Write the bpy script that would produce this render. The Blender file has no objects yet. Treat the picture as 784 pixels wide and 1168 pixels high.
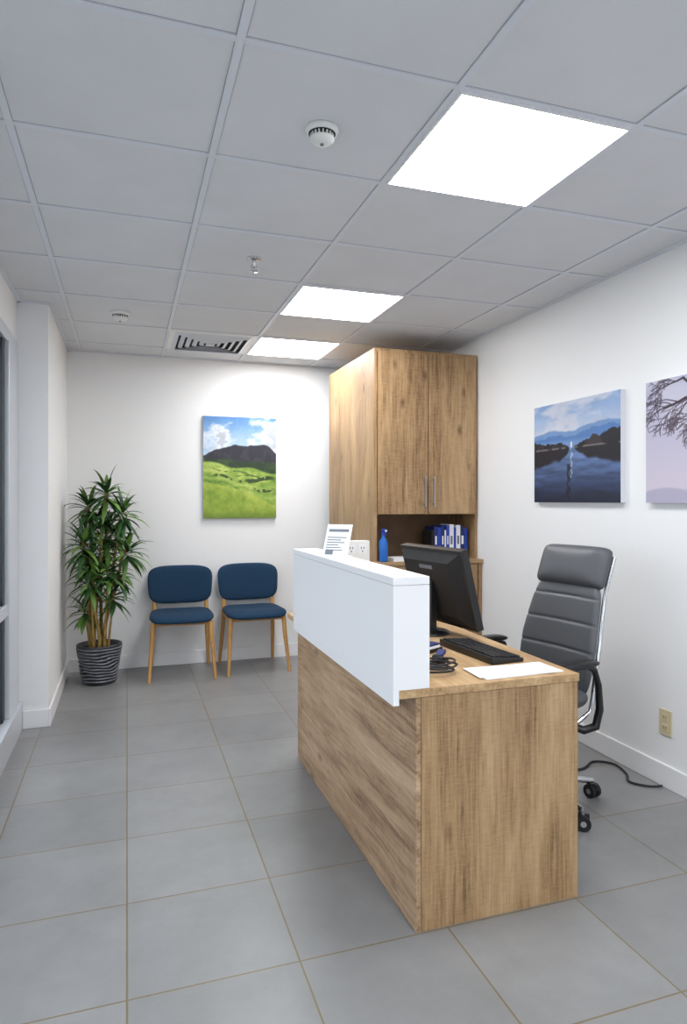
import bpy, math, random
import numpy as np
from mathutils import Vector, Matrix
random.seed(7); np.random.seed(7)
scene = bpy.context.scene
COL = scene.collection
H = 2.475; XR = 2.35; YB = 5.68; XL = -0.60; YN = -2.2; XC = -0.435; YC = 4.37

# ---------------------------------------------------------------- materials
def s2l(c):
    return tuple((v/12.92 if v <= 0.04045 else ((v+0.055)/1.055)**2.4) for v in c)
def rgb(r, g, b): return s2l((r/255, g/255, b/255)) + (1,)

def mat(name, col, rough=0.5, metal=0.0, noise=0.0, nscale=20, bump=0.0, bscale=200, coat=0.0, spec=None):
    m = bpy.data.materials.new(name); m.use_nodes = True
    nt = m.node_tree; b = nt.nodes['Principled BSDF']
    b.inputs['Base Color'].default_value = col
    b.inputs['Roughness'].default_value = rough
    b.inputs['Metallic'].default_value = metal
    b.inputs['Coat Weight'].default_value = coat
    if spec is not None: b.inputs['Specular IOR Level'].default_value = spec
    tc = nt.nodes.new('ShaderNodeTexCoord')
    if noise > 0:
        n = nt.nodes.new('ShaderNodeTexNoise'); n.inputs['Scale'].default_value = nscale
        n.inputs['Detail'].default_value = 5
        nt.links.new(tc.outputs['Object'], n.inputs['Vector'])
        r = nt.nodes.new('ShaderNodeValToRGB')
        r.color_ramp.elements[0].position = 0.3; r.color_ramp.elements[1].position = 0.7
        r.color_ramp.elements[0].color = tuple(v*(1-noise) for v in col[:3])+(1,)
        r.color_ramp.elements[1].color = tuple(min(1, v*(1+noise)) for v in col[:3])+(1,)
        nt.links.new(n.outputs['Fac'], r.inputs['Fac'])
        nt.links.new(r.outputs['Color'], b.inputs['Base Color'])
    if bump > 0:
        n2 = nt.nodes.new('ShaderNodeTexNoise'); n2.inputs['Scale'].default_value = bscale
        nt.links.new(tc.outputs['Object'], n2.inputs['Vector'])
        bp = nt.nodes.new('ShaderNodeBump'); bp.inputs['Strength'].default_value = bump
        bp.inputs['Distance'].default_value = 0.002
        nt.links.new(n2.outputs['Fac'], bp.inputs['Height'])
        nt.links.new(bp.outputs['Normal'], b.inputs['Normal'])
    return m

def wood(name, axis, dark, mid, light, seed=0.0, knots=True):
    """oak veneer, grain running along given axis"""
    m = bpy.data.materials.new(name); m.use_nodes = True
    nt = m.node_tree; L = nt.links; b = nt.nodes['Principled BSDF']
    tc = nt.nodes.new('ShaderNodeTexCoord')
    def mp(sc_along, sc_across):
        q = nt.nodes.new('ShaderNodeMapping')
        s = [sc_across]*3; s[axis] = sc_along
        q.inputs['Scale'].default_value = s
        q.inputs['Location'].default_value = (seed, seed*1.7, seed*.6)
        L.new(tc.outputs['Object'], q.inputs['Vector']); return q
    def nz(mapn, scale, det, dist=0.0, rgh=.6):
        n = nt.nodes.new('ShaderNodeTexNoise'); n.inputs['Scale'].default_value = scale
        n.inputs['Detail'].default_value = det; n.inputs['Distortion'].default_value = dist
        n.inputs['Roughness'].default_value = rgh
        L.new(mapn.outputs['Vector'], n.inputs['Vector']); return n
    n1 = nz(mp(.20, 1.7), 4, 6, 1.4, .62)       # broad figure
    n2 = nz(mp(.05, 1.0), 95, 5, .3, .65)       # fine grain
    n3 = nz(mp(1.0, 3.5), 2.0, 3, .5)           # patches
    n4 = nz(mp(6.0, 1.0), 26, 3, .2)            # saw marks across the grain
    mx = nt.nodes.new('ShaderNodeMath'); mx.operation = 'MULTIPLY_ADD'
    mx.inputs[1].default_value = .5
    L.new(n2.outputs['Fac'], mx.inputs[0])
    m2 = nt.nodes.new('ShaderNodeMath'); m2.operation = 'MULTIPLY'; m2.inputs[1].default_value = .58
    L.new(n1.outputs['Fac'], m2.inputs[0]); L.new(m2.outputs[0], mx.inputs[2])
    ma = nt.nodes.new('ShaderNodeMath'); ma.operation = 'MULTIPLY_ADD'; ma.inputs[1].default_value = .18
    L.new(n4.outputs['Fac'], ma.inputs[0]); L.new(mx.outputs[0], ma.inputs[2])
    r = nt.nodes.new('ShaderNodeValToRGB'); cr = r.color_ramp
    cr.elements[0].position = .48; cr.elements[0].color = dark
    cr.elements[1].position = .77; cr.elements[1].color = light
    e = cr.elements.new(.60); e.color = mid
    L.new(ma.outputs[0], r.inputs['Fac'])
    r2 = nt.nodes.new('ShaderNodeValToRGB')
    r2.color_ramp.elements[0].position = .28; r2.color_ramp.elements[0].color = (.62, .57, .52, 1)
    r2.color_ramp.elements[1].position = .52; r2.color_ramp.elements[1].color = (1, 1, 1, 1)
    L.new(n3.outputs['Fac'], r2.inputs['Fac'])
    mm = nt.nodes.new('ShaderNodeMix'); mm.data_type = 'RGBA'; mm.blend_type = 'MULTIPLY'
    mm.inputs['Factor'].default_value = .45
    L.new(r.outputs['Color'], mm.inputs['A']); L.new(r2.outputs['Color'], mm.inputs['B'])
    out = mm.outputs['Result']
    if knots:
        v = nt.nodes.new('ShaderNodeTexVoronoi'); v.inputs['Scale'].default_value = 3.0
        L.new(mp(1.0, 2.2).outputs['Vector'], v.inputs['Vector'])
        r3 = nt.nodes.new('ShaderNodeValToRGB')
        r3.color_ramp.elements[0].position = .02; r3.color_ramp.elements[0].color = (.22, .15, .11, 1)
        r3.color_ramp.elements[1].position = .16; r3.color_ramp.elements[1].color = (1, 1, 1, 1)
        L.new(v.outputs['Distance'], r3.inputs['Fac'])
        m3 = nt.nodes.new('ShaderNodeMix'); m3.data_type = 'RGBA'; m3.blend_type = 'MULTIPLY'
        m3.inputs['Factor'].default_value = .85
        L.new(out, m3.inputs['A']); L.new(r3.outputs['Color'], m3.inputs['B'])
        out = m3.outputs['Result']
    L.new(out, b.inputs['Base Color'])
    b.inputs['Roughness'].default_value = .5
    bp = nt.nodes.new('ShaderNodeBump'); bp.inputs['Strength'].default_value = .25
    bp.inputs['Distance'].default_value = .001
    L.new(n2.outputs['Fac'], bp.inputs['Height']); L.new(bp.outputs['Normal'], b.inputs['Normal'])
    return m

WD, WM, WL = rgb(110, 84, 55), rgb(158, 125, 87), rgb(186, 155, 115)
M_woodZ = wood('oak_vertical', 2, WD, WM, WL)
M_woodY = wood('oak_horizontal', 1, rgb(120, 92, 66), rgb(170, 138, 106), rgb(196, 168, 136), 3.3)
M_woodX = wood('oak_lateral', 0, WD, WM, WL, 5.1, False)
M_woodTop = wood('oak_top', 1, rgb(146, 112, 72), rgb(176, 142, 100), rgb(200, 170, 128), 7.0, False)
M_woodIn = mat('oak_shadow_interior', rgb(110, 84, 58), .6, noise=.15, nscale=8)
M_leg = wood('beech_leg', 2, rgb(170, 122, 66), rgb(192, 144, 82), rgb(206, 162, 100), 2, False)
M_wall = mat('painted_wall', rgb(233, 233, 233), .75, bump=.1, bscale=250)
M_trim = mat('white_trim', rgb(232, 232, 233), .4)
M_white = mat('white_laminate', rgb(240, 239, 240), .35)
M_seam = mat('panel_seam', rgb(170, 172, 176), .6)
M_black = mat('black_plastic', rgb(20, 20, 22), .35)
M_blackm = mat('black_matte', rgb(26, 26, 28), .65)
M_chrome = mat('chrome', rgb(205, 206, 210), .15, 1.0)
M_steel = mat('brushed_steel', rgb(190, 190, 192), .3, 1.0)
M_leather = mat('grey_leather', rgb(80, 82, 86), .45, bump=.25, bscale=350)
M_blue = mat('blue_fabric', rgb(8, 48, 76), .9, noise=.18, nscale=160, bump=.5, bscale=500)
M_grid = mat('ceiling_grid_metal', rgb(216, 219, 226), .45)
M_gshadow = mat('ceiling_grid_edge_shadow', rgb(168, 170, 176), .8)  # shadow beside the grid bars, painted as grey strips
M_plast = mat('white_plastic', rgb(232, 232, 228), .4)
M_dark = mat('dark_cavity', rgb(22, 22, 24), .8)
M_paper = mat('paper', rgb(240, 240, 243), .8)
M_ink = mat('printed_ink', rgb(120, 124, 132), .8)
M_beige = mat('beige_plastic', rgb(206, 192, 156), .4)
M_frame = mat('window_aluminium', rgb(205, 208, 214), .35, .3)
M_gasket = mat('window_dark_profile', rgb(22, 26, 34), .4)
M_navy = mat('navy', rgb(26, 38, 100), .5)
M_bluep = mat('blue_plastic', rgb(20, 62, 170), .3)
M_soil = mat('soil', rgb(48, 36, 28), .95, noise=.4, nscale=60)
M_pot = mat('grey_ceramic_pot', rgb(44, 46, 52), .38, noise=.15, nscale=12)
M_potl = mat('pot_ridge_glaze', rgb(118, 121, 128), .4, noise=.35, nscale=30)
M_cane = mat('dracaena_cane', rgb(150, 122, 62), .7, noise=.3, nscale=30)
M_leaf = mat('dracaena_leaf', rgb(42, 78, 36), .42, noise=.45, nscale=9)
M_leaf2 = mat('dracaena_leaf_light', rgb(96, 132, 58), .42, noise=.35, nscale=9)
M_cable = mat('cable_black', rgb(24, 24, 30), .5)

# ceiling tile
M_ceil = mat('mineral_ceiling_tile', rgb(217, 218, 221), .9, noise=.03, nscale=3.5, bump=.35, bscale=160)

# light panel
M_light = bpy.data.materials.new('led_panel'); M_light.use_nodes = True
nt = M_light.node_tree; nt.nodes.remove(nt.nodes['Principled BSDF'])
em = nt.nodes.new('ShaderNodeEmission'); em.inputs['Color'].default_value = (.985, .99, 1, 1)
em.inputs['Strength'].default_value = 16.5
nt.links.new(em.outputs[0], nt.nodes['Material Output'].inputs[0])

# glass
M_glass = bpy.data.materials.new('window_glass'); M_glass.use_nodes = True
nt = M_glass.node_tree; nt.nodes.remove(nt.nodes['Principled BSDF'])
tr = nt.nodes.new('ShaderNodeBsdfTransparent'); tr.inputs[0].default_value = (.88, .91, .94, 1)
gl = nt.nodes.new('ShaderNodeBsdfGlossy'); gl.inputs['Roughness'].default_value = .02
ms = nt.nodes.new('ShaderNodeMixShader'); ms.inputs[0].default_value = .1
nt.links.new(tr.outputs[0], ms.inputs[1]); nt.links.new(gl.outputs[0], ms.inputs[2])
nt.links.new(ms.outputs[0], nt.nodes['Material Output'].inputs[0])

# floor tile
TX, TY = .469, .456
M_floor = bpy.data.materials.new('porcelain_floor_tile'); M_floor.use_nodes = True
nt = M_floor.node_tree; L = nt.links; b = nt.nodes['Principled BSDF']
tc = nt.nodes.new('ShaderNodeTexCoord'); mp = nt.nodes.new('ShaderNodeMapping')
mp.inputs['Location'].default_value = (TX*20, TY*20-.08, 0)
L.new(tc.outputs['Object'], mp.inputs['Vector'])
br = nt.nodes.new('ShaderNodeTexBrick'); br.offset = 0; br.squash = 1
br.inputs['Scale'].default_value = 1; br.inputs['Brick Width'].default_value = TX
br.inputs['Row Height'].default_value = TY; br.inputs['Mortar Size'].default_value = .0030
br.inputs['Mortar Smooth'].default_value = .1; br.inputs['Bias'].default_value = 0
br.inputs['Color1'].default_value = rgb(135, 135, 135); br.inputs['Color2'].default_value = rgb(146, 146, 146)
br.inputs['Mortar'].default_value = rgb(126, 112, 86)
L.new(mp.outputs[0], br.inputs['Vector'])
nn = nt.nodes.new('ShaderNodeTexNoise'); nn.inputs['Scale'].default_value = 3.5; nn.inputs['Detail'].default_value = 9
nn.inputs['Roughness'].default_value = .7
L.new(tc.outputs['Object'], nn.inputs['Vector'])
rr = nt.nodes.new('ShaderNodeValToRGB'); rr.color_ramp.elements[0].position = .3; rr.color_ramp.elements[1].position = .7
rr.color_ramp.elements[0].color = (.78, .78, .78, 1); rr.color_ramp.elements[1].color = (1.0, 1.0, 1.0, 1)
L.new(nn.outputs['Fac'], rr.inputs['Fac'])
mx = nt.nodes.new('ShaderNodeMix'); mx.data_type = 'RGBA'; mx.blend_type = 'MULTIPLY'; mx.inputs['Factor'].default_value = 1
L.new(br.outputs['Color'], mx.inputs['A']); L.new(rr.outputs['Color'], mx.inputs['B'])
L.new(mx.outputs['Result'], b.inputs['Base Color'])
b.inputs['Roughness'].default_value = .34
bp = nt.nodes.new('ShaderNodeBump'); bp.invert = True; bp.inputs['Strength'].default_value = .5; bp.inputs['Distance'].default_value = .002
L.new(br.outputs['Fac'], bp.inputs['Height']); L.new(bp.outputs['Normal'], b.inputs['Normal'])

# ---------------------------------------------------------------- mesh helpers
def link(ob, parent=None):
    COL.objects.link(ob)
    if parent: ob.parent = parent
    return ob
def group(name, loc=(0, 0, 0), rz=0.0):
    e = bpy.data.objects.new(name, None); e.location = loc; e.rotation_euler = (0, 0, rz)
    e.empty_display_size = .1; COL.objects.link(e); return e

class MB:
    def __init__(s): s.v = []; s.f = []; s.mi = []; s.mats = []; s.sm = []
    def m(s, mt):
        if mt not in s.mats: s.mats.append(mt)
        return s.mats.index(mt)
    def add(s, vs, fs, mt, smooth=False, M=None):
        o = len(s.v)
        for p in vs:
            p = Vector(p)
            s.v.append(tuple(M @ p) if M is not None else tuple(p))
        k = s.m(mt)
        for f in fs:
            s.f.append([i+o for i in f]); s.mi.append(k); s.sm.append(smooth)
    def box(s, x0, x1, y0, y1, z0, z1, mt, M=None):
        vs = [(x0, y0, z0), (x1, y0, z0), (x1, y1, z0), (x0, y1, z0), (x0, y0, z1), (x1, y0, z1), (x1, y1, z1), (x0, y1, z1)]
        fs = [(0, 3, 2, 1), (4, 5, 6, 7), (0, 1, 5, 4), (1, 2, 6, 5), (2, 3, 7, 6), (3, 0, 4, 7)]
        s.add(vs, fs, mt, False, M)
    def tube(s, pts, rad, mt, n=12, M=None, caps=True):
        pts = [Vector(p) for p in pts]
        if not hasattr(rad, '__len__'): rad = [rad]*len(pts)
        vs = []; fs = []
        up = None
        for i, p in enumerate(pts):
            if i == 0: t = pts[1]-pts[0]
            elif i == len(pts)-1: t = pts[-1]-pts[-2]
            else: t = (pts[i+1]-pts[i]).normalized()+(pts[i]-pts[i-1]).normalized()
            t.normalize()
            if up is None:
                up = Vector((0, 0, 1)) if abs(t.z) < .9 else Vector((1, 0, 0))
            a = t.cross(up).normalized(); bb = a.cross(t).normalized(); up = bb
            for j in range(n):
                an = 2*math.pi*j/n
                vs.append(p+a*math.cos(an)*rad[i]+bb*math.sin(an)*rad[i])
        for i in range(len(pts)-1):
            for j in range(n):
                fs.append((i*n+j, (i+1)*n+j, (i+1)*n+(j+1) % n, i*n+(j+1) % n))
        s.add(vs, fs, mt, True, M)
        if caps:
            s.add(vs[:n], [tuple(range(n))], mt, False, M)
            s.add(vs[-n:], [tuple(reversed(range(n)))], mt, False, M)
    def lathe(s, prof, mt, n=32, c=(0, 0, 0), M=None, fn=None):
        vs = []; fs = []
        for (r, z) in prof:
            for j in range(n):
                a = 2*math.pi*j/n; r2 = fn(r, z, a) if fn else r
                vs.append((c[0]+r2*math.cos(a), c[1]+r2*math.sin(a), c[2]+z))
        for i in range(len(prof)-1):
            for j in range(n):
                fs.append((i*n+j, i*n+(j+1) % n, (i+1)*n+(j+1) % n, (i+1)*n+j))
        s.add(vs, fs, mt, True, M)
    def cushion(s, W, Hh, T, mt, n=5, p=6, res=22, fn=None, M=None):
        """puffed rounded-rectangle pad, half sizes W,Hh, half thickness T"""
        def sp(i): return math.sin((i/res*2-1)*math.pi/2)
        vs = []; fs = []
        for side in (1, -1):
            o = len(vs)
            for i in range(res+1):
                for j in range(res+1):
                    u, v = sp(i), sp(j); mm = max(abs(u), abs(v))
                    if mm > 1e-6:
                        k = mm/((abs(u)**n+abs(v)**n)**(1/n))
                    else: k = 1
                    x, y = u*k*W, v*k*Hh
                    z = side*T*math.sqrt(max(0, 1-mm**p))
                    q = (x, y, z)
                    if fn: q = fn(*q)
                    vs.append(q)
            for i in range(res):
                for j in range(res):
                    a = o+i*(res+1)+j; f = (a, a+res+1, a+res+2, a+1)
                    fs.append(f if side == 1 else tuple(reversed(f)))
        s.add(vs, fs, mt, True, M)
    def build(s, name, parent=None, bevel=0.0, loc=None, rot=None):
        me = bpy.data.meshes.new(name); me.from_pydata(s.v, [], s.f)
        for mt in s.mats: me.materials.append(mt)
        me.polygons.foreach_set('material_index', s.mi)
        me.polygons.foreach_set('use_smooth', s.sm)
        me.update()
        ob = bpy.data.objects.new(name, me)
        if loc: ob.location = loc
        if rot: ob.rotation_euler = rot
        if bevel > 0:
            md = ob.modifiers.new('bevel', 'BEVEL'); md.width = bevel; md.segments = 2
            md.limit_method = 'ANGLE'; md.angle_limit = math.radians(50)
        return link(ob, parent)

def wbox(name, x0, x1, y0, y1, z0, z1, mt, bevel=0, parent=None):
    b = MB(); b.box(x0, x1, y0, y1, z0, z1, mt); return b.build(name, parent, bevel)

# ---------------------------------------------------------------- room shell
wbox('floor', XL-.15, XR+.15, YN-.15, YB+.15, -.1, 0, M_floor)
wbox('wall_right', XR, XR+.12, YN-.12, YB+.12, 0, H+.1, M_wall)
wbox('wall_back', XL-.12, XR, YB, YB+.12, 0, H+.1, M_wall)
b = MB()
b.box(XL-.12, XL+.25, YN-.12, YN, 0, H+.1, M_wall); b.box(XR-.3, XR, YN-.12, YN, 0, H+.1, M_wall); b.box(XL+.25, XR-.3, YN-.12, YN, 2.24, H+.1, M_wall)
b.build('wall_front')
wbox('wall_column', XL-.12, XC, YC, YB, 0, H+.1, M_wall)
b = MB(); b.box(XL-.12, XL, YN, YC, 2.24, H+.1, M_wall); b.build('wall_left')
wbox('ceiling', XL, XR, YN, YB, H, H+.08, M_ceil)
CX = [.268+.608*i for i in range(-2, 5)]
CY = [2.315+.608*i for i in range(-8, 6)]
g = MB(); w = .011; wg = .0135
for x in CX:
    if XL < x < XR: g.box(x-w, x+w, YN, YB, H-.005, H, M_grid); g.box(x-wg, x+wg, YN, YB, H-.0012, H, M_gshadow)
for y in CY:
    if YN < y < YB: g.box(XL, XR, y-w, y+w, H-.0045, H, M_grid); g.box(XL, XR, y-wg, y+wg, H-.0010, H, M_gshadow)
for (x0, x1, y0, y1) in [(XR-.02, XR, YN, YB), (XC, XR, YB-.02, YB), (XL, XL+.02, YN, YC), (XC, XC+.02, YC, YB), (XL, XC, YC-.02, YC)]:
    g.box(x0, x1, y0, y1, H-.009, H, M_grid)
g.build('ceiling_grid')
# skirting
def base(name, x0, x1, y0, y1):
    wbox(name, x0, x1, y0, y1, 0, .105, M_trim, .004)
base('baseboard_right', XR-.014, XR, YN, YB)
base('baseboard_back', XC, XR-.014, YB-.014, YB)
base('baseboard_column', XC, XC+.014, YC-.014, YB-.014)
base('baseboard_column_front', XL+.03, XC, YC-.014, YC)

# window wall (left)
win = group('window_1', (XL, 0, 0))
f = MB()
f.box(-.10, .0, YN, YC, 2.17, 2.24, M_frame)
f.box(-.10, .03, YN, YC, 0, .16, M_frame)
f.box(-.10, .005, YN, YC, .71, .77, M_frame)
ys = [YC-.36, 2.6, 1.2, -.2, -1.6]
f.box(-.10, .01, YC-.34, YC, .16, 2.17, M_frame)
for y in ys[1:]: f.box(-.10, .0, y-.03, y+.03, .16, 2.17, M_frame)
f.build('frame', win, .003)
f = MB()
prev = YC-.34
for y in ys[1:]+[YN+.03]:
    a, c = y+.03, prev
    for (z0, z1) in ((.16, .71), (.77, 2.17)):
        f.box(-.085, -.012, c-.07, c, z0, z1, M_gasket); f.box(-.085, -.02, a, a+.02, z0, z1, M_gasket)
        f.box(-.085, -.02, a+.02, c-.07, z0, z0+.02, M_gasket); f.box(-.085, -.02, a+.02, c-.07, z1-.02, z1, M_gasket)
    prev = y-.03
f.build('gasket', win)
f = MB(); f.box(-.056, -.05, YN+.03, YC-.34, .16, 2.17, M_glass); f.build('glass', win)
# unseen glazing added behind the camera so daylight lifts the ceiling
fill_win = group('unseen_fill_window', (0, YN, 0)); f = MB()
for x in (XL+.25, .5, 1.28, XR-.36): f.box(x, x+.06, -.1, 0, 0, 2.24, M_frame)
f.box(XL+.31, XR-.36, -.1, 0, 2.17, 2.24, M_frame); f.box(XL+.31, XR-.36, -.1, 0, 0, .1, M_frame)
f.build('frame', fill_win, .003)
f = MB(); f.box(XL+.31, XR-.36, -.056, -.05, .1, 2.17, M_glass); f.build('glass', fill_win)
# outside
M_pave = mat('outside_paving', rgb(180, 178, 174), .9, noise=.12, nscale=2)
M_bld = mat('dark_neighbour_facade', rgb(38, 46, 62), .6, noise=.2, nscale=1)
wbox('ground_outside', -30, 30, -25, 25, -.25, -.12, M_pave)
wbox('building_outside', -8, -1.0, 7.5, 9, -.12, 5, M_bld)

# ---------------------------------------------------------------- ceiling fixtures
def panel(x0, y0):
    b = MB(); x1, y1 = x0+.608, y0+.608; t = .007
    b.box(x0+w, x1-w, y0+w, y0+t+w, H-.0095, H, M_trim); b.box(x0+w, x1-w, y1-t-w, y1-w, H-.0095, H, M_trim)
    b.box(x0+w, x0+t+w, y0+w+t, y1-w-t, H-.0095, H, M_trim); b.box(x1-t-w, x1-w, y0+w+t, y1-w-t, H-.0095, H, M_trim)
    b.box(x0+w+t, x1-w-t, y0+w+t, y1-w-t, H-.009, H-.001, M_light)
    cx, cy = (x0+x1)/2, (y0+y1)/2
    b.v = [(p[0]-cx, p[1]-cy, p[2]-H) for p in b.v]
    b.build('ceiling_light_panel', loc=(cx, cy, H))
for y in (CY[7], CY[10], CY[12], CY[4], CY[2]):  # last two are unseen panels, added behind the camera for more light
    panel(CX[3], y)

def smoke(x, y, s=1.0):
    b = MB()
    b.lathe([(0.0, 0), (.056*s, 0), (.058*s, -.008*s), (.054*s, -.016*s), (.047*s, -.020*s)], M_plast, 36)
    b.lathe([(.047*s, -.020*s), (.036*s, -.022*s), (.034*s, -.036*s)], M_dark, 36)
    for i in range(18):
        a = 2*math.pi*i/18; R = Matrix.Rotation(a, 4, 'Z')
        b.box(.034*s, .041*s, -.0025*s, .0025*s, -.037*s, -.02*s, M_plast, R)
    b.lathe([(.042*s, -.034*s), (.042*s, -.04*s), (.034*s, -.048*s), (.015*s, -.053*s), (0.0, -.054*s)], M_plast, 36)
    b.lathe([(.006, -.0535*s), (.006, -.058*s), (0, -.058*s)], M_ink, 12)
    b.build('smoke_detector', loc=(x, y, H))
smoke(.572, 2.04, .90); smoke(-.04, 4.44, 1.0)
b = MB()
b.lathe([(0, 0), (.036, 0), (.036, -.004), (.018, -.010), (.010, -.012)], M_chrome, 24)
b.lathe([(.010, -.012), (.010, -.03), (.006, -.034), (.006, -.045)], M_chrome, 16)
for sg in (-1, 1): b.tube([(sg*.008, 0, -.028), (sg*.015, 0, -.042), (sg*.008, 0, -.056), (0, 0, -.060)], .0025, M_chrome, 8)
b.lathe([(0, -.058), (.022, -.060), (.022, -.063), (0, -.064)], M_chrome, 20)
b.build('fire_sprinkler', loc=(.573, 3.24, H))

# 4-way AC diffuser
b = MB()
def ring(b, h0, h1, z0, z1, mt, th=.004):
    vs = []; 
    for (h, z) in ((h0, z0), (h1, z1), (h1, z1+th), (h0, z0+th)):
        vs += [(-h, -h, z), (h, -h, z), (h, h, z), (-h, h, z)]
    fs = []
    for k in range(4):
        k2 = (k+1) % 4
        for j in range(4): fs.append((k*4+j, k*4+(j+1) % 4, k2*4+(j+1) % 4, k2*4+j))
    b.add(vs, fs, mt)
ring(b, .295, .262, -.007, -.009, M_plast)
b.box(-.262, .262, -.262, .262, -.003, 0, M_dark)
for i, h in enumerate((.262, .215, .168, .121, .074)):
    ring(b, h, h-.026, -.010, -.024, M_grid)
b.box(-.03, .03, -.03, .03, -.024, -.018, M_grid)
b.build('air_conditioning_diffuser', loc=((CX[2]+CX[3])/2, (CY[12]+CY[13])/2, H))

# ---------------------------------------------------------------- reception desk
D = group('reception_desk', (.85, 1.91, 0))
def dl(b): b.v = [(p[0]-.85, p[1]-1.91, p[2]) for p in b.v]; return b
dx0, dx1, dy0, dy1 = .85, 1.42, 1.91, 3.43
b = MB(); b.box(dx0+.001, dx1, dy0, dy0+.028, .0, .718, M_woodZ); dl(b).build('end_panel_near', D, .0015)
b = MB(); b.box(dx0+.001, dx1, dy1-.028, dy1, .0, .718, M_woodZ); dl(b).build('end_panel_far', D, .0015)
b = MB(); b.box(dx0-.018, dx0, dy0, dy1, .0, .718, M_woodY); dl(b).build('front_panel', D, .0015)
b = MB(); b.box(.777, dx1+.004, dy0-.003, dy1, .719, .745, M_woodTop); dl(b).build('desktop', D, .0015)
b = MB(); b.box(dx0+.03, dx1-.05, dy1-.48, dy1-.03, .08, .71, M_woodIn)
for i in range(3): b.box(dx1-.05, dx1-.032, dy1-.475, dy1-.035, .09+i*.205, .09+i*.205+.198, M_woodY)
dl(b).build('drawer_pedestal', D, .001)
# white riser
py1 = 3.21
b = MB()
b.box(.757, .877, dy0-.003, py1, .7455, 1.062, M_white)
b.box(.757, .7765, dy0-.003, py1, .700, .7455, M_white)
b.box(.758, .876, dy0-.001, py1-.001, 1.062, 1.064, M_seam)
b.box(.757, .877, dy0-.003, py1, 1.064, 1.088, M_white)
dl(b).build('riser_panel', D, .0012)

# ---------------------------------------------------------------- wall-unit cabinet
cy, cx = 4.30, 1.57
C = group('storage_cabinet', (cx, cy, 0))
cl = lambda b: (setattr(b, 'v', [(p[0]-cx, p[1]-cy, p[2]) for p in b.v]), b)[1]
top = 2.35; yr = 5.38; xr = XR-.003
b = MB()
b.box(cx, cx+.02, cy, yr, .91, top, M_woodZ)           # left side
b.box(xr-.02, xr, cy, yr, .91, top, M_woodZ)
b.box(cx+.02, xr-.02, cy, yr, top-.022, top, M_woodZ)
b.box(cx+.02, xr-.02, cy, yr, 1.225, 1.245, M_woodX)
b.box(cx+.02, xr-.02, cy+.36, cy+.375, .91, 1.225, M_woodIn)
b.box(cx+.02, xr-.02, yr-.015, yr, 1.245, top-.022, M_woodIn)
cl(b).build('carcass', C, .0015)
b = MB(); mid = (cx+xr)/2
dz0, dz1 = 1.228, top-.024
b.box(cx+.022, mid-.003, cy-.018, cy-.001, dz0, dz1, M_woodZ)
cl(b).build('door_left', C, .0015)
b = MB(); b.box(mid+.003, xr-.022, cy-.018, cy-.001, dz0, dz1, M_woodZ)
cl(b).build('door_right', C, .0015)
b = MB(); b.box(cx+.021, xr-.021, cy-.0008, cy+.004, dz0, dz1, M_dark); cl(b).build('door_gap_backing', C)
b = MB()
for sx in (-.034, .034):
    x = mid+sx
    b.tube([(x, cy-.019, 1.30), (x, cy-.045, 1.30)], .004, M_steel, 8)
    b.tube([(x, cy-.019, 1.46), (x, cy-.045, 1.46)], .004, M_steel, 8)
    b.box(x-.005, x+.005, cy-.053, cy-.043, 1.275, 1.485, M_steel)
cl(b).build('handles', C)
b = MB()
b.box(cx-.0, xr, cy-.09, yr, .885, .91, M_woodX)
b.box(cx, cx+.02, cy-.07, yr, .08, .885, M_woodZ)
b.box(xr-.03, xr, cy-.07, yr, .08, .885, M_woodZ)
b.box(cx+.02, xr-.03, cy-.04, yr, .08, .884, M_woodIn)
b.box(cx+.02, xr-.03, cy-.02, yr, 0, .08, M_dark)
for k in range(2):
    x0 = cx+.022+k*(xr-cx-.056)/2; x1 = x0+(xr-cx-.056)/2-.004
    for (z0, z1) in ((.70, .88), (.50, .696), (.30, .496), (.085, .296)):
        b.box(x0, x1, cy-.075, cy-.041, z0, z1, M_woodZ)
        b.box((x0+x1)/2-.07, (x0+x1)/2+.07, cy-.105, cy-.095, (z0+z1)/2+.03, (z0+z1)/2+.04, M_steel)
        for q in (-.06, .06): b.box((x0+x1)/2+q-.004, (x0+x1)/2+q+.004, cy-.096, cy-.075, (z0+z1)/2+.031, (z0+z1)/2+.039, M_steel)
cl(b).build('drawer_unit', C, .001)

# books / binders
b = MB(); x = 0
specs = [(.020, .20, M_dark), (.030, .225, M_navy), (.024, .22, M_bluep), (.028, .23, M_navy), (.012, .20, M_paper), (.026, .235, M_bluep),
         (.034, .24, M_paper), (.018, .22, M_bluep), (.034, .235, M_paper), (.034, .225, M_navy), (.022, .21, M_bluep)]
for (wd, hh, mt) in specs:
    b.box(x, x+wd-.0015, 0, .15, 0, hh, mt); b.box(x+.003, x+wd-.0045, .001, .151, .003, hh-.004, M_paper)
    if wd > .025: b.box(x+.008, x+wd-.010, -.0008, 0, .10, .16, M_ink if mt is M_paper else M_paper)
    x += wd
b.build('books', loc=(2.02, 4.36, .9105))
# spray bottle
M_bliq = mat('blue_bottle', rgb(30, 100, 185), .15)
b = MB()
b.lathe([(0, 0), (.028, 0), (.030, .01), (.030, .12), (.027, .14), (.014, .16), (.012, .18)], M_bliq, 24)
b.lathe([(.014, .176), (.014, .195), (.011, .2), (0, .2)], M_bluep, 20)
b.box(-.011, .011, -.040, .018, .198, .218, M_bluep); b.box(-.005, .005, -.050, -.040, .203, .214, M_plast)
b.tube([(0, -.026, .2), (0, -.034, .18), (0, -.028, .165)], .004, M_bluep, 8)
b.build('spray_bottle', loc=(1.625, 4.27, .9105))
b = MB(); b.box(-.11, .11, -.075, .075, 0, .022, M_paper); b.build('paper_stack', loc=(1.80, 4.32, .9105))

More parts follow.
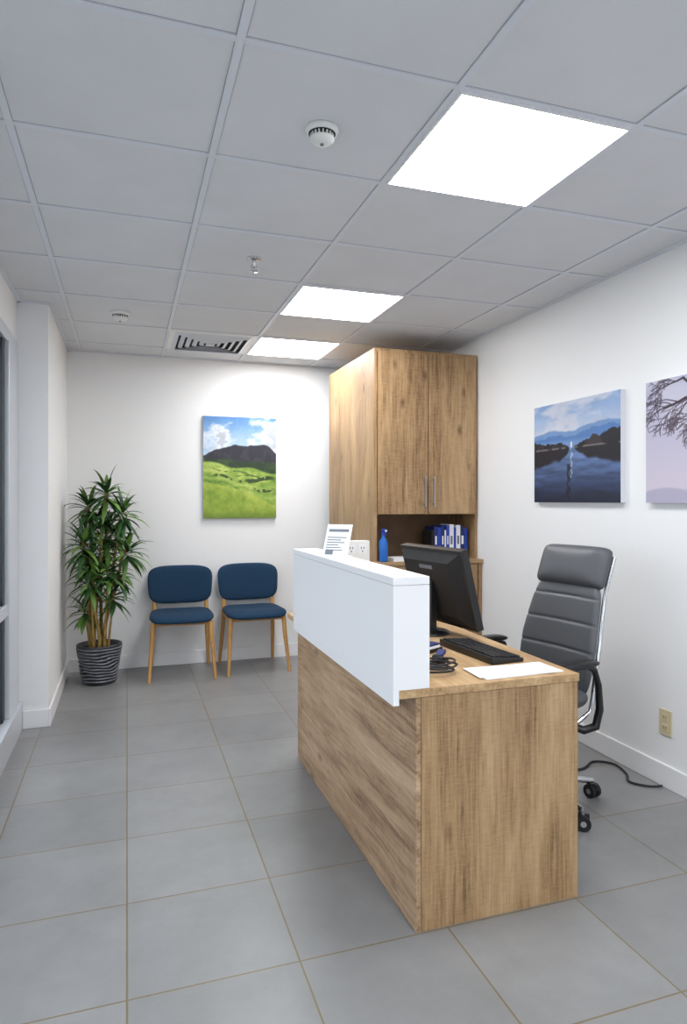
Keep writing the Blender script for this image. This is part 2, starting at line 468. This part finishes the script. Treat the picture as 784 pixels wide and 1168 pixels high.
# ---------------------------------------------------------------- pictures (vertex painted flat prints)
def fbm(nx, ny, cells, oct=5, seed=0, stretch=1.0):
    rs = np.random.RandomState(seed); out = np.zeros((ny, nx)); amp = 1; tot = 0
    for o in range(oct):
        cxn = max(2, int(cells*2**o)); cyn = max(2, int(cells*2**o*stretch))
        gq = rs.rand(cyn+2, cxn+2)
        X = np.linspace(0, cxn, nx, endpoint=False); Y = np.linspace(0, cyn, ny, endpoint=False)
        xi = X.astype(int); yi = Y.astype(int); xf = X-xi; yf = Y-yi
        xf = xf*xf*(3-2*xf); yf = yf*yf*(3-2*yf)
        a = gq[np.ix_(yi, xi)]; bb = gq[np.ix_(yi, xi+1)]; c = gq[np.ix_(yi+1, xi)]; d = gq[np.ix_(yi+1, xi+1)]
        v = (a*(1-xf)+bb*xf)*(1-yf)[:, None]+(c*(1-xf)+d*xf)*yf[:, None]
        out += amp*v; tot += amp; amp *= .55
    return out/tot
def lerp(a, b, t): t = np.clip(t, 0, 1)[..., None]; return np.array(a)*(1-t)+np.array(b)*t
def mixm(img, col, mask): mask = np.clip(mask, 0, 1)[..., None]; return img*(1-mask)+np.array(col)*mask

def hills(nx, ny):
    u, v = np.meshgrid(np.linspace(0, 1, nx), np.linspace(0, 1, ny))  # v=0 bottom
    n1 = fbm(nx, ny, 4, 6, 1, 2.2); n2 = fbm(nx, ny, 8, 5, 2); n3 = fbm(nx, ny, 24, 3, 3)
    img = lerp((176, 202, 228), (84, 136, 198), (v-.74)/.26)
    img = mixm(img, (230, 234, 240), np.clip((n1-.44)*6, 0, 1)*.95)
    img = mixm(img, (156, 166, 182), np.clip((n1-.60)*6, 0, .6))
    rg = fbm(nx, 2, 7, 5, 5)[0][None, :]
    ridge = .685+.035*np.exp(-((u-.50)/.30)**2)+.035*np.exp(-((u-.82)/.16)**2)+.035*(rg-.5)-.06*np.exp(-((u-.0)/.16)**2)-.05*np.exp(-((u-1.02)/.08)**2)
    img = mixm(img, (40, 40, 52), (ridge-v)*90)
    relief = np.clip((fbm(nx, ny, 9, 5, 6)-.52)*5, 0, 1)
    img = mixm(img, (70, 66, 78), np.clip((ridge-v)*90, 0, 1)*relief*.5)
    r2 = .585+.05*(fbm(nx, 2, 5, 4, 8)[0][None, :]-.5)-.02*u
    img = mixm(img, (36, 56, 34), (r2-v)*70)
    img = mixm(img, (62, 92, 42), np.clip((r2-v)*70, 0, 1)*np.clip((n2-.5)*6, 0, .7))
    r3 = .56-.10*u+.015*np.sin(u*12)
    m3 = np.clip((r3-v)*60, 0, 1)
    g1 = lerp((112, 150, 50), (188, 204, 104), np.clip((n2-.3)*1.8+.25*np.sin(v*55+4*u+3*n1*4)+.3*np.sin(u*5+v*14), 0, 1))
    img = img*(1-m3[..., None])+g1*m3[..., None]
    for (c0, sl, amp, th, u0, u1) in ((.50, -.10, .012, .008, 0, .8), (.43, -.10, .02, .015, .1, .6), (.36, .03, .012, .022, .50, 1), (.30, -.02, .01, .020, .66, 1), (.45, -.06, .01, .008, .4, 1), (.40, -.22, .02, .006, .0, .6)):
        cen = c0+sl*u+amp*np.sin(u*14+c0*40)
        mm = np.clip((th*(.4+1.2*n3)-abs(v-cen))*110, 0, 1)*np.clip((u-u0)*12, 0, 1)*np.clip((u1-u)*12, 0, 1)
        img = mixm(img, (34, 58, 26), mm*np.clip((n3-.32)*7, 0, 1)*.9)
    r4 = .36-.25*u+.05*np.sin(u*3)
    m4 = np.clip((r4-v)*70, 0, 1)
    g2 = lerp((116, 148, 40), (182, 196, 86), n2*1.1-.1+.35*(n3-.5)+1.2*np.clip(v-r4+.08, 0, .1)*5)
    img = img*(1-m4[..., None])+g2*m4[..., None]
    img = mixm(img, (84, 112, 34), np.clip((.08-v+.1*(n2-.5))*8, 0, .5))
    img = img*(.95+.12*n3[..., None])
    return img

def lake(nx, ny):
    u, v = np.meshgrid(np.linspace(0, 1, nx), np.linspace(0, 1, ny))
    n1 = fbm(nx, ny, 3, 5, 11, 2.0); n2 = fbm(nx, ny, 12, 4, 12); n3 = fbm(nx, ny, 5, 5, 13, 6); n4 = fbm(nx, 2, 8, 5, 14)[0][None, :]
    n5 = fbm(nx, 2, 14, 4, 15)[0][None, :]
    img = lerp((206, 214, 230), (128, 162, 212), (v-.66)/.34)
    img = mixm(img, (216, 216, 226), np.clip((n1-.5)*5, 0, .8))
    ridge = .70+.05*(n4-.5)+.03*np.exp(-((u-.3)/.2)**2)+.07*np.exp(-((u-.85)/.22)**2)
    img = mixm(img, (118, 154, 202), (ridge-v)*70)
    img = mixm(img, (86, 128, 188), np.clip((ridge-.045+.05*(n5-.5)-v)*60, 0, 1))
    img = mixm(img, (150, 178, 214), np.clip((.63-v)*12, 0, .45))
    hor = .54
    wcol = lerp((34, 46, 80), (104, 132, 178), (v-.02)/.5)
    wcol = wcol*(.62+.72*n3[..., None])
    m = np.clip((hor-v)*90, 0, 1)[..., None]; img = img*(1-m)+wcol*m
    lt = np.clip(1-u/.45, 0, 1)**.35; rt = np.clip((u-.50)/.5, 0, 1)**.55
    tl = hor+.085*lt+.06*(n5-.5)*(u < .45); tr = hor+.13*rt+.07*(n5-.5)*(u > .5)
    bl = hor-.20*lt+.06*(n2-.5); brr = hor-.20*rt+.06*(n2-.5)
    ml = np.clip((tl-v)*110, 0, 1)*np.clip((v-bl)*40, 0, 1)*(u < .455)
    mr = np.clip((tr-v)*110, 0, 1)*np.clip((v-brr)*40, 0, 1)*(u > .495)
    mk = np.maximum(ml, mr)
    img = mixm(img, (20, 18, 28), mk*.97)
    img = mixm(img, (74, 58, 56), mk*np.clip((n2-.50)*7, 0, .6)*(v > hor-.01))
    img = mixm(img, (138, 132, 134), mk*np.clip((.012-abs(v-hor))*100, 0, .8)*(n2 > .47))
    post = (abs(u-.475) < .008)*(v > hor)*(v < hor+.055)
    img = mixm(img, (236, 236, 240), post*1.0)
    rp2 = np.clip((.010+.03*(n3-.4)-abs(u-.475-.008*np.sin(v*70)))*120, 0, 1)*(v < hor)*(v > .24)
    img = mixm(img, (200, 210, 228), rp2*.7)
    rip = np.clip((.020+.06*(n3-.45)-abs(u-.44-.01*np.sin(v*60)))*90, 0, 1)*(v < .38)*(v > .02)
    img = mixm(img, (14, 18, 34), rip*.85)
    img = mixm(img, (14, 18, 36), np.clip((.20-v)*3, 0, .6))
    return img*(.95+.1*n2[..., None])

def tree(nx, ny, asp):
    u, v = np.meshgrid(np.linspace(0, 1, nx), np.linspace(0, 1, ny))
    n1 = fbm(nx, ny, 3, 4, 21)
    img = lerp((212, 202, 216), (178, 180, 208), (v-.1)/.9)
    img = mixm(img, (222, 216, 226), np.clip((n1-.5)*3, 0, .5))
    img = mixm(img, (160, 158, 186), np.clip((.10+.03*np.sin(u*9)-v)*40, 0, .6))
    rs = random.Random(4); segs = []
    def br(x, y, a, l, w, d):
        for k in range(6):
            x2 = x+math.cos(a)*l/6; y2 = y+math.sin(a)*l/6
            segs.append((x, y, x2, y2, w)); x, y = x2, y2; a += rs.uniform(-.30, .30)
            a += ((3*math.pi/2)-a)*.07; w *= .92
            if d > 0 and k > 0 and rs.random() < .6:
                br(x, y, a+rs.choice((-1, 1))*rs.uniform(.35, .8), l*.6, w*.5, d-1)
        if d > 0: br(x, y, a+rs.uniform(-.3, .3), l*.6, w*.7, d-1)
    br(.30, .98, math.radians(200), .16, .012, 3)
    br(.46, .80, math.radians(170), .30, .020, 3)
    br(.55, .95, math.radians(205), .30, .016, 3)
    br(.62, .60, math.radians(150), .24, .016, 3)
    br(.9, .8, math.radians(190), .34, .02, 3)
    segs.append((1.0, .50, .62, .66, .030)); segs.append((.62, .66, .46, .80, .024)); segs.append((.46, .80, .30, .98, .016))
    mask = np.zeros_like(u)
    for (x0, y0, x1, y1, w2) in segs:
        dx, dy = x1-x0, (y1-y0); L2 = dx*dx+dy*dy+1e-9
        t = np.clip(((u-x0)*dx+(v-y0)*dy)/L2, 0, 1)
        d = np.hypot(u-x0-t*dx, (v-y0-t*dy)*asp)
        mask = np.maximum(mask, np.clip((max(w2, .0035)*.5-d)*260+.5, 0, 1))
    return mixm(img, (48, 34, 46), mask)

M_print = bpy.data.materials.new('canvas_print'); M_print.use_nodes = True
nt = M_print.node_tree; at = nt.nodes.new('ShaderNodeVertexColor'); at.layer_name = 'Col'
nt.links.new(at.outputs['Color'], nt.nodes['Principled BSDF'].inputs['Base Color'])
nt.nodes['Principled BSDF'].inputs['Roughness'].default_value = .6
M_canvas = mat('canvas_edge', rgb(215, 216, 222), .8)

def picture(name, W, Hh, img, loc, rz, edge=M_canvas, th=.03):
    """canvas facing local -Y, u runs local +X"""
    ny, nx = img.shape[:2]; e = group(name, loc, rz)
    xs = np.linspace(-W/2, W/2, nx); zs = np.linspace(-Hh/2, Hh/2, ny)
    vs = [(x, -th-.0004, z) for z in zs for x in xs]
    fs = [(j*nx+i, j*nx+i+1, (j+1)*nx+i+1, (j+1)*nx+i) for j in range(ny-1) for i in range(nx-1)]
    me = bpy.data.meshes.new('print'); me.from_pydata(vs, [], fs); me.materials.append(M_print)
    ca = me.color_attributes.new('Col', 'FLOAT_COLOR', 'POINT')
    c = np.clip(img/255, 0, 1)*.93; c = np.where(c <= .04045, c/12.92, ((c+.055)/1.055)**2.4)
    c = np.concatenate([c, np.ones((ny, nx, 1))], 2).astype(np.float32).reshape(-1)
    ca.data.foreach_set('color', c); me.update()
    link(bpy.data.objects.new('print', me), e)
    b = MB(); b.box(-W/2, W/2, -th, 0, -Hh/2, Hh/2, edge); b.build('stretcher', e, .001)
picture('landscape_canvas_picture', .60, .835, hills(210, 292), (.884, YB, 1.592), 0)
# right wall : local +X -> world -Y  (far edge of the picture is the viewer's left)
picture('lake_canvas_picture', .76, .565, lake(300, 224), (XR, 3.16, 1.592), -math.pi/2)
picture('tree_canvas_picture', .76, .565, tree(300, 224, .74), (XR, 2.225, 1.592), -math.pi/2)

# ---------------------------------------------------------------- wall outlet
b = MB()
b.box(-.006, 0, -.037, .037, -.058, .058, M_beige)
for z in (-.024, .024):
    b.box(-.0085, -.006, -.017, .017, z-.015, z+.015, M_beige)
    b.box(-.009, -.0085, -.009, -.006, z-.006, z+.008, M_dark); b.box(-.009, -.0085, .006, .009, z-.006, z+.008, M_dark)
b.build('wall_outlet', bevel=.0015, loc=(XR, 2.51, .297))

# ---------------------------------------------------------------- waiting chairs
def waiting_chair(x, y, rz=0):
    e = group('waiting_chair', (x, y, 0), rz)      # faces -Y, origin under seat centre
    b = MB()
    def seatf(px, py, pz):
        z = .452+pz-.012*(1-(px/.24)**2)*(1-(py/.23)**2)
        if py < -.12: z -= (-.12-py)**2*1.6
        wsc = 1-.06*(py/.23+1)/2
        return (px*wsc, py-.01, z)
    b.cushion(.238, .228, .032, M_blue, 5, 8, 24, seatf); b.build('seat', e)
    b = MB()
    def backf(px, py, pz):
        wsc = 1+.04*(py/.15)
        tilt = .17*(py)
        return (px*wsc, .215+tilt-1.0*(px*px)*.9+pz+.03, .655+py)
    b.cushion(.245, .148, .024, M_blue, 4.2, 8, 24, backf); b.build('backrest', e)
    b = MB()
    for sg in (-1, 1):
        b.tube([(sg*.236, -.235, 0), (sg*.212, -.175, .30), (sg*.206, -.16, .425)], [.012, .017, .018], M_leg, 12)
        b.tube([(sg*.222, .27, 0), (sg*.206, .20, .30), (sg*.200, .185, .44), (sg*.198, .215, .60), (sg*.196, .232, .70)], [.012, .017, .018, .013, .010], M_leg, 12)
        b.tube([(sg*.205, -.165, .405), (sg*.2, .19, .405)], .012, M_leg, 10)
    b.tube([(-.205, -.15, .405), (.205, -.15, .405)], .012, M_leg, 10)
    b.tube([(-.2, .18, .405), (.2, .18, .405)], .012, M_leg, 10)
    b.build('legs', e)
waiting_chair(.392, 5.37, math.radians(-2)); waiting_chair(.945, 5.39, math.radians(2))

# ---------------------------------------------------------------- potted plant
P = group('potted_dracaena', (-.19, 5.31, 0))
b = MB()
b.lathe([(0, 0), (.105, 0), (.112, .006), (.113, .012)], M_pot, 64)
def prad(z): return .113+.040*(z-.01)/.255
NR = 11
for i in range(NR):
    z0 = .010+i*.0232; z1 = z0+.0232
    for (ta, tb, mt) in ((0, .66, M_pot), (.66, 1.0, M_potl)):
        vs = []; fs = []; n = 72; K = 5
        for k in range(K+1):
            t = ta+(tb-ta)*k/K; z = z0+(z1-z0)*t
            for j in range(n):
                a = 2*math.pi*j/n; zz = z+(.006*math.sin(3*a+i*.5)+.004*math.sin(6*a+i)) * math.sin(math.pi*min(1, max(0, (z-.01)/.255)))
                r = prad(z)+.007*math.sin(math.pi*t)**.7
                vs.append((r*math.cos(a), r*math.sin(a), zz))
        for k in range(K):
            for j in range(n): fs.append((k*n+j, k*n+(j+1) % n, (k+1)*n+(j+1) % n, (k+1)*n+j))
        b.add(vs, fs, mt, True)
b.lathe([(.153, .264), (.157, .270), (.156, .282), (.144, .283), (.140, .25), (0, .25)], M_pot, 64)
b.build('pot', P)
b = MB(); b.lathe([(.139, .252), (.08, .262), (0, .264)], M_soil, 24); b.build('soil', P)
b = MB(); lf = MB()
def clamp(v):
    return (max(v[0], -.228), min(v[1], .345), v[2])
def whorl(c, n, ln, lo=-.5, hi=1.3, droop=.09):
    for i in range(n):
        a = i*2.399+random.uniform(-.3, .3); t = i/n
        el = lo+(hi-lo)*t+random.uniform(-.15, .15)
        l = ln*random.uniform(.75, 1.1)*(1-.2*t); wd = random.uniform(.014, .020)
        d = Vector((math.cos(a)*math.cos(el), math.sin(a)*math.cos(el), math.sin(el)))
        sd = Vector((-math.sin(a), math.cos(a), 0)); p = Vector(c)+Vector((0, 0, -.08*(1-t)))
        N = 7; vs = []
        prof_w = [.35, .8, 1.0, .95, .75, .42, .03]
        for k in range(N):
            ww = wd*prof_w[k]
            up = sd.cross(d).normalized()
            vs += [clamp(p-sd*ww+up*ww*.35), clamp(p), clamp(p+sd*ww+up*ww*.35)]
            d = (d+Vector((0, 0, -droop-.04*k))).normalized(); p = p+d*l/(N-1)
        fs = []
        for k in range(N-1):
            o = k*3; fs += [(o, o+1, o+4, o+3), (o+1, o+2, o+5, o+4)]
        lf.add(vs, fs, M_leaf2 if random.random() < .34 else M_leaf, True)
canes = [((-.03, -.03), (.05, -.04, 1.40)), ((.04, .02), (.16, -.02, 1.26)), ((-.05, .03), (-.07, .0, 1.30)), ((.03, -.05), (.19, -.09, .98)),
         ((-.05, -.04), (-.10, -.1, 1.04)), ((0, .05), (.04, .1, 1.12)), ((.0, -.06), (-.05, -.13, .78))]
for (x0, y0), (x1, y1, z1) in canes:
    pts = []
    for k in range(9):
        t = k/8; q = t**1.5
        pts.append((x0+(x1-x0)*q+.008*math.sin(t*9+x0*90), y0+(y1-y0)*q, .25+(z1-.25)*t))
    b.tube(pts, [.014-.005*k/8 for k in range(9)], M_cane, 10)
    for z in (z1, z1-.16):
        if z > .8 or z == z1:
            t = (z-.25)/(z1-.25); q = t**1.5
            whorl((x0+(x1-x0)*q, y0+(y1-y0)*q, z), 36 if z == z1 else 18, .245 if z == z1 else .2, -.6 if z == z1 else -.4, 1.35 if z == z1 else .4)
for q in ((.10, -.07, .66), (-.10, -.04, .56), (.06, -.12, .84), (-.06, -.12, .92)):
    b.tube([(q[0]*.6, q[1]*.6, .25), (q[0], q[1], q[2])], [.009, .006], M_cane, 8)
    whorl(q, 24, .19, -.5, 1.1)
b.build('canes', P); lf.build('leaves', P)

# ---------------------------------------------------------------- office chair (faces local -X)
O = group('office_chair', (1.68, 2.57, 0), math.radians(11))
b = MB()
for i in range(5):
    a = math.radians(-80-11+72*i); R = Matrix.Rotation(a, 4, 'Z')
    b.tube([(.02, 0, .105), (.14, 0, .10), (.28, 0, .075)], [.022, .018, .013], M_chrome, 10, R)
    b.tube([(.28, 0, .08), (.28, 0, .055)], .008, M_steel, 8, R)
    sw = Matrix.Translation((.28, 0, 0)) @ Matrix.Rotation(.9+i, 4, 'Z')
    for s in (-1, 1):
        MM = R @ sw
        b.tube([(0, s*.006, .03), (0, s*.024, .03)], .03, M_blackm, 20, MM)
        b.tube([(0, s*.0055, .03), (0, s*.0245, .03)], .012, M_steel, 12, MM)
    b.box(-.026, .026, -.006, .006, .035, .062, M_blackm, R @ sw)
b.lathe([(0, .07), (.04, .075), (.045, .13), (.03, .15)], M_chrome, 20)
b.lathe([(.026, .13), (.026, .30), (.018, .30), (.018, .41)], M_blackm, 20)
b.box(-.12, .08, -.08, .08, .395, .43, M_blackm)
b.build('base', O)
b = MB()
def ch_seat(px, py, pz):
    z = .475+pz; X = px
    if X < -.14: z -= (-.14-X)**2*2.2
    return (X-.08, py, z+.02*(py/.25)**2)
b.cushion(.23, .225, .045, M_leather, 5, 8, 26, ch_seat); b.build('seat', O)
def prof_back(s):
    x = .118+s*math.sin(math.radians(8+8*(s/.7)))
    z = .462+s*math.cos(math.radians(8+5*(s/.7)))
    return x, z, math.radians(8+14*(s/.7))
b = MB()
# one continuous upholstered shell with shallow horizontal stitched channels
seams = (.21, .325, .435)
def fn_main(px, py, pz):
    s = .262+py
    x, z, th = prof_back(s)
    W = 1.0-.14*max(0, (s-.25)/.25)-.05*max(0, (.2-s)/.2)
    px2 = px*W
    gr = sum(math.exp(-((s-q)/.006)**2) for q in seams)
    if pz > 0: pz = pz-.006*gr*(1-.3*(abs(px)/.21)**4)
    return (x-pz*math.cos(th)-.42*px2*px2, px2, z+pz*math.sin(th))
def dense(b, W, Hh, T, mt, n, p, ru, rv, fn):
    vs = []; fs = []
    def sp(i, r): return math.sin((i/r*2-1)*math.pi/2)*.35+(i/r*2-1)*.65
    for side in (1, -1):
        o = len(vs)
        for i in range(ru+1):
            for j in range(rv+1):
                u, v = sp(i, ru), sp(j, rv); mm = max(abs(u), abs(v))
                k = mm/((abs(u)**n+abs(v)**n)**(1/n)) if mm > 1e-6 else 1
                vs.append(fn(u*k*W, v*k*Hh, side*T*math.sqrt(max(0, 1-mm**p))))
        for i in range(ru):
            for j in range(rv):
                a = o+i*(rv+1)+j; f = (a, a+rv+1, a+rv+2, a+1)
                fs.append(f if side == 1 else tuple(reversed(f)))
    b.add(vs, fs, mt, True)
dense(b, .215, .255, .028, M_leather, 7, 9, 28, 130, fn_main)
b.build('backrest', O)
b = MB()
def fnh(px, py, pz):
    x, z, th = prof_back(.572+py)
    if pz < 0: pz *= .6
    return (x-pz*math.cos(th)-.4*px*px, px, z+pz*math.sin(th))
b.cushion(.196, .094, .060, M_leather, 8, 3.5, 24, fnh); b.build('headrest', O)
b = MB()
for s in (-1, 1):
    pts = []
    for k in range(14):
        sv = .625-.60*k/13; x, z, th = prof_back(sv)
        ww = .190 if sv > .45 else .190+.025*min(1, (.45-sv)/.2)
        pts.append((x+.022-.42*ww*ww, s*(ww+.002), z))
    pts += [(.10, s*.225, .44), (.04, s*.215, .405), (-.02, s*.16, .402), (-.04, 0, .402)]
    b.tube(pts, .0095, M_chrome, 12)
b.build('frame', O)
b = MB()
for s in (-1, 1):
    o = -.062 if s < 0 else -.03
    b.tube([(.03+o, s*.20, .41), (.09+o, s*.255, .385), (.135+o, s*.278, .40), (.15+o, s*.285, .47), (.14+o, s*.287, .57), (.115+o, s*.288, .635), (.07+o, s*.288, .655), (-.06+o, s*.288, .655)],
           [.014, .017, .018, .016, .014, .013, .012, .011], M_black, 12)
    b.cushion(.125, .032, .015, M_black, 4, 4, 14, lambda px, py, pz, s=s, o=o: (px+.005+o, s*.288+py, .668+pz-.3*px*px))
b.build('armrests', O)

# ---------------------------------------------------------------- desk things
TZ = .7455
Mo = group('computer_monitor', (1.283, 2.70, TZ), math.radians(8))
tilt = Matrix.Translation((0, 0, .215)) @ Matrix.Rotation(math.radians(-14), 4, 'Y') @ Matrix.Translation((0, 0, -.215))
b = MB()
hw = .24
b.box(-.012, .022, -hw, hw, .035, .378, M_black, tilt)
vs = [(-.012, -hw+.012, .047), (-.012, hw-.012, .047), (-.012, hw-.012, .366), (-.012, -hw+.012, .366),
      (-.045, -hw+.07, .095), (-.045, hw-.07, .095), (-.045, hw-.07, .328), (-.045, -hw+.07, .328)]
b.add(vs, [(4, 7, 6, 5), (0, 3, 7, 4), (3, 2, 6, 7), (2, 1, 5, 6), (1, 0, 4, 5)], M_blackm, False, tilt)
b.box(-.047, -.045, -.05, .05, .295, .312, M_ink, tilt)
b.build('display', Mo, .003)
M_screen = mat('screen_dark', rgb(10, 12, 18), .15)
b = MB(); b.box(.022, .0225, -hw+.015, hw-.015, .052, .363, M_screen, tilt); b.build('screen', Mo)
b = MB()
b.box(-.06, -.03, -.035, .035, .012, .23, M_black)
b.lathe([(0, .0), (.085, 0), (.088, .006), (.075, .014), (0, .016)], M_black, 40, c=(-.04, 0, 0))
b.build('stand', Mo, .003)

K = group('computer_keyboard', (1.255, 2.282, TZ), math.radians(5))
b = MB(); kl = .18
vs = [(-.068, -kl, 0), (.068, -kl, 0), (.068, kl, 0), (-.068, kl, 0), (-.068, -kl, .026), (.068, -kl, .014), (.068, kl, .014), (-.068, kl, .026)]
b.add(vs, [(0, 3, 2, 1), (4, 5, 6, 7), (0, 1, 5, 4), (1, 2, 6, 5), (2, 3, 7, 6), (3, 0, 4, 7)], M_black)
b.build('body', K, .003)
b = MB(); kt = Matrix.Translation((0, 0, .020)) @ Matrix.Rotation(math.atan(.012/.136), 4, 'Y')
for r in range(6):
    x = -.053+r*.0205; y = -.172
    while y < .156:
        wd = .015 if not (r == 5 and -.10 < y < .02) else .095
        b.box(x-.0075, x+.0075, y, y+wd, 0, .006, M_blackm, kt); y += wd+.003
b.build('keys', K, .001)

b = MB()
b.box(-.148, .148, -.07, .07, 0, .003, M_paper)
R1 = Matrix.Translation((-.02, .0, 0)) @ Matrix.Rotation(-.08, 4, 'Z'); b.box(-.14, .14, -.066, .066, .0032, .005, M_paper, R1)
for k in range(7): b.box(-.12, .11-random.random()*.05, -.05+k*.014, -.048+k*.014, .0052, .0054, M_ink, R1)
b.build('paper_sheets', loc=(1.235, 2.005, TZ), rot=(0, 0, .03))

b = MB()
pts = [(.06*math.cos(t)*(1+.2*math.sin(t*1.7)), .045*math.sin(t)*(1+.15*math.cos(t*2.3)), .006+.0035*t/2) for t in [k*.35 for k in range(60)]]
b.tube(pts, .0035, M_cable, 8); b.build('cable_coil', loc=(.975, 2.06, TZ))
b = MB()
b.box(-.05, .05, -.025, .025, 0, .008, M_black); b.box(-.048, .052, -.014, .014, .018, .032, M_navy, Matrix.Rotation(-.12, 4, 'Y')); b.box(-.05, -.03, -.016, .016, .006, .034, M_black)
b.build('stapler', bevel=.003, loc=(1.05, 2.20, TZ), rot=(0, 0, .9))
b = MB()
b.box(-.085, .085, -.06, .06, 0, .014, M_black); b.box(-.075, .075, -.055, .055, .014, .024, M_paper); b.box(-.075, .075, -.055, .055, .024, .03, M_navy)
b.build('notebook_stack', loc=(1.04, 2.38, TZ), rot=(0, 0, .5))
b = MB()
b.lathe([(0, 0), (.036, 0), (.038, .002), (.038, .1), (.035, .1), (.034, .005), (0, .005)], M_black, 24)
for k, mt in enumerate((M_bluep, M_plast, M_ink, M_bluep)):
    a = k*1.7; b.tube([(.01*math.cos(a), .01*math.sin(a), .006), (.035*math.cos(a), .035*math.sin(a), .15+.01*k)], .004, mt, 8)
b.build('pen_cup', loc=(1.05, 2.56, TZ))

# sign on the riser, facing the visitors' side
b = MB()
tl = Matrix.Rotation(math.radians(-24), 4, 'X')
b.box(-.056, .056, 0, .004, .004, .145, M_paper, tl)
b.box(-.045, .045, -.0008, 0, .112, .124, M_ink, tl)
for k in range(6): b.box(-.045, .045-random.random()*.04, -.0008, 0, .085-k*.011, .089-k*.011, M_ink, tl)
b.box(-.045, -.01, -.0008, 0, .012, .03, M_ink, tl)
b.box(-.05, .05, 0, .075, 0, .003, M_paper)
b.box(-.02, .02, .058, .061, .0, .105, M_paper)
b.build('information_sign', loc=(.797, 2.66, 1.0885), rot=(0, 0, math.radians(-42)))

# upright desk power tower
b = MB()
b.box(-.068, .068, -.03, .03, 0, .37, M_plast)
for s in (-1, 1):
    b.box(s*.03-.02, s*.03+.02, -.033, -.03, .305, .352, M_white)
    for (q, z) in ((-.007, .335), (.007, .335), (0, .318)): b.box(s*.03+q-.002, s*.03+q+.002, -.0335, -.033, z-.005, z+.005, M_dark)
b.build('power_socket_tower', bevel=.003, loc=(1.10, 3.30, TZ))

# floor cable near right wall, running towards the wall below the outlet
b = MB()
ctrl = [Vector(p) for p in [(1.55, 3.05, .006), (1.75, 2.98, .006), (1.95, 2.84, .006), (2.10, 2.80, .006), (2.22, 2.86, .006), (2.295, 2.80, .006), (2.27, 2.68, .006), (2.22, 2.60, .006), (2.27, 2.53, .006), (2.325, 2.50, .012)]]
pts = []
for i in range(len(ctrl)-1):
    p0 = ctrl[max(0, i-1)]; p1 = ctrl[i]; p2 = ctrl[i+1]; p3 = ctrl[min(len(ctrl)-1, i+2)]
    for k in range(8):
        t = k/8
        pts.append(.5*((2*p1)+(p2-p0)*t+(2*p0-5*p1+4*p2-p3)*t*t+(3*p1-p0-3*p2+p3)*t**3))
b.tube(pts, .0055, M_cable, 8); b.build('power_cable')

# ---------------------------------------------------------------- world + camera
W = bpy.data.worlds.new('World'); scene.world = W; W.use_nodes = True
bg = W.node_tree.nodes['Background']; bg.inputs[0].default_value = (.90, .95, 1.0, 1); bg.inputs[1].default_value = 2.6

cam = bpy.data.cameras.new('camera'); co = bpy.data.objects.new('camera', cam); COL.objects.link(co)
cam.sensor_fit = 'VERTICAL'; cam.sensor_height = 36; cam.lens = 777*36/1168
cam.shift_y = -13/1168; cam.shift_x = -23/1168
cam.clip_start = .05
co.location = (0, 0, 1.32); co.rotation_euler = (math.pi/2, 0, -math.atan(270/777))
scene.camera = co
scene.view_settings.view_transform = 'Standard'
scene.view_settings.exposure = 0.34
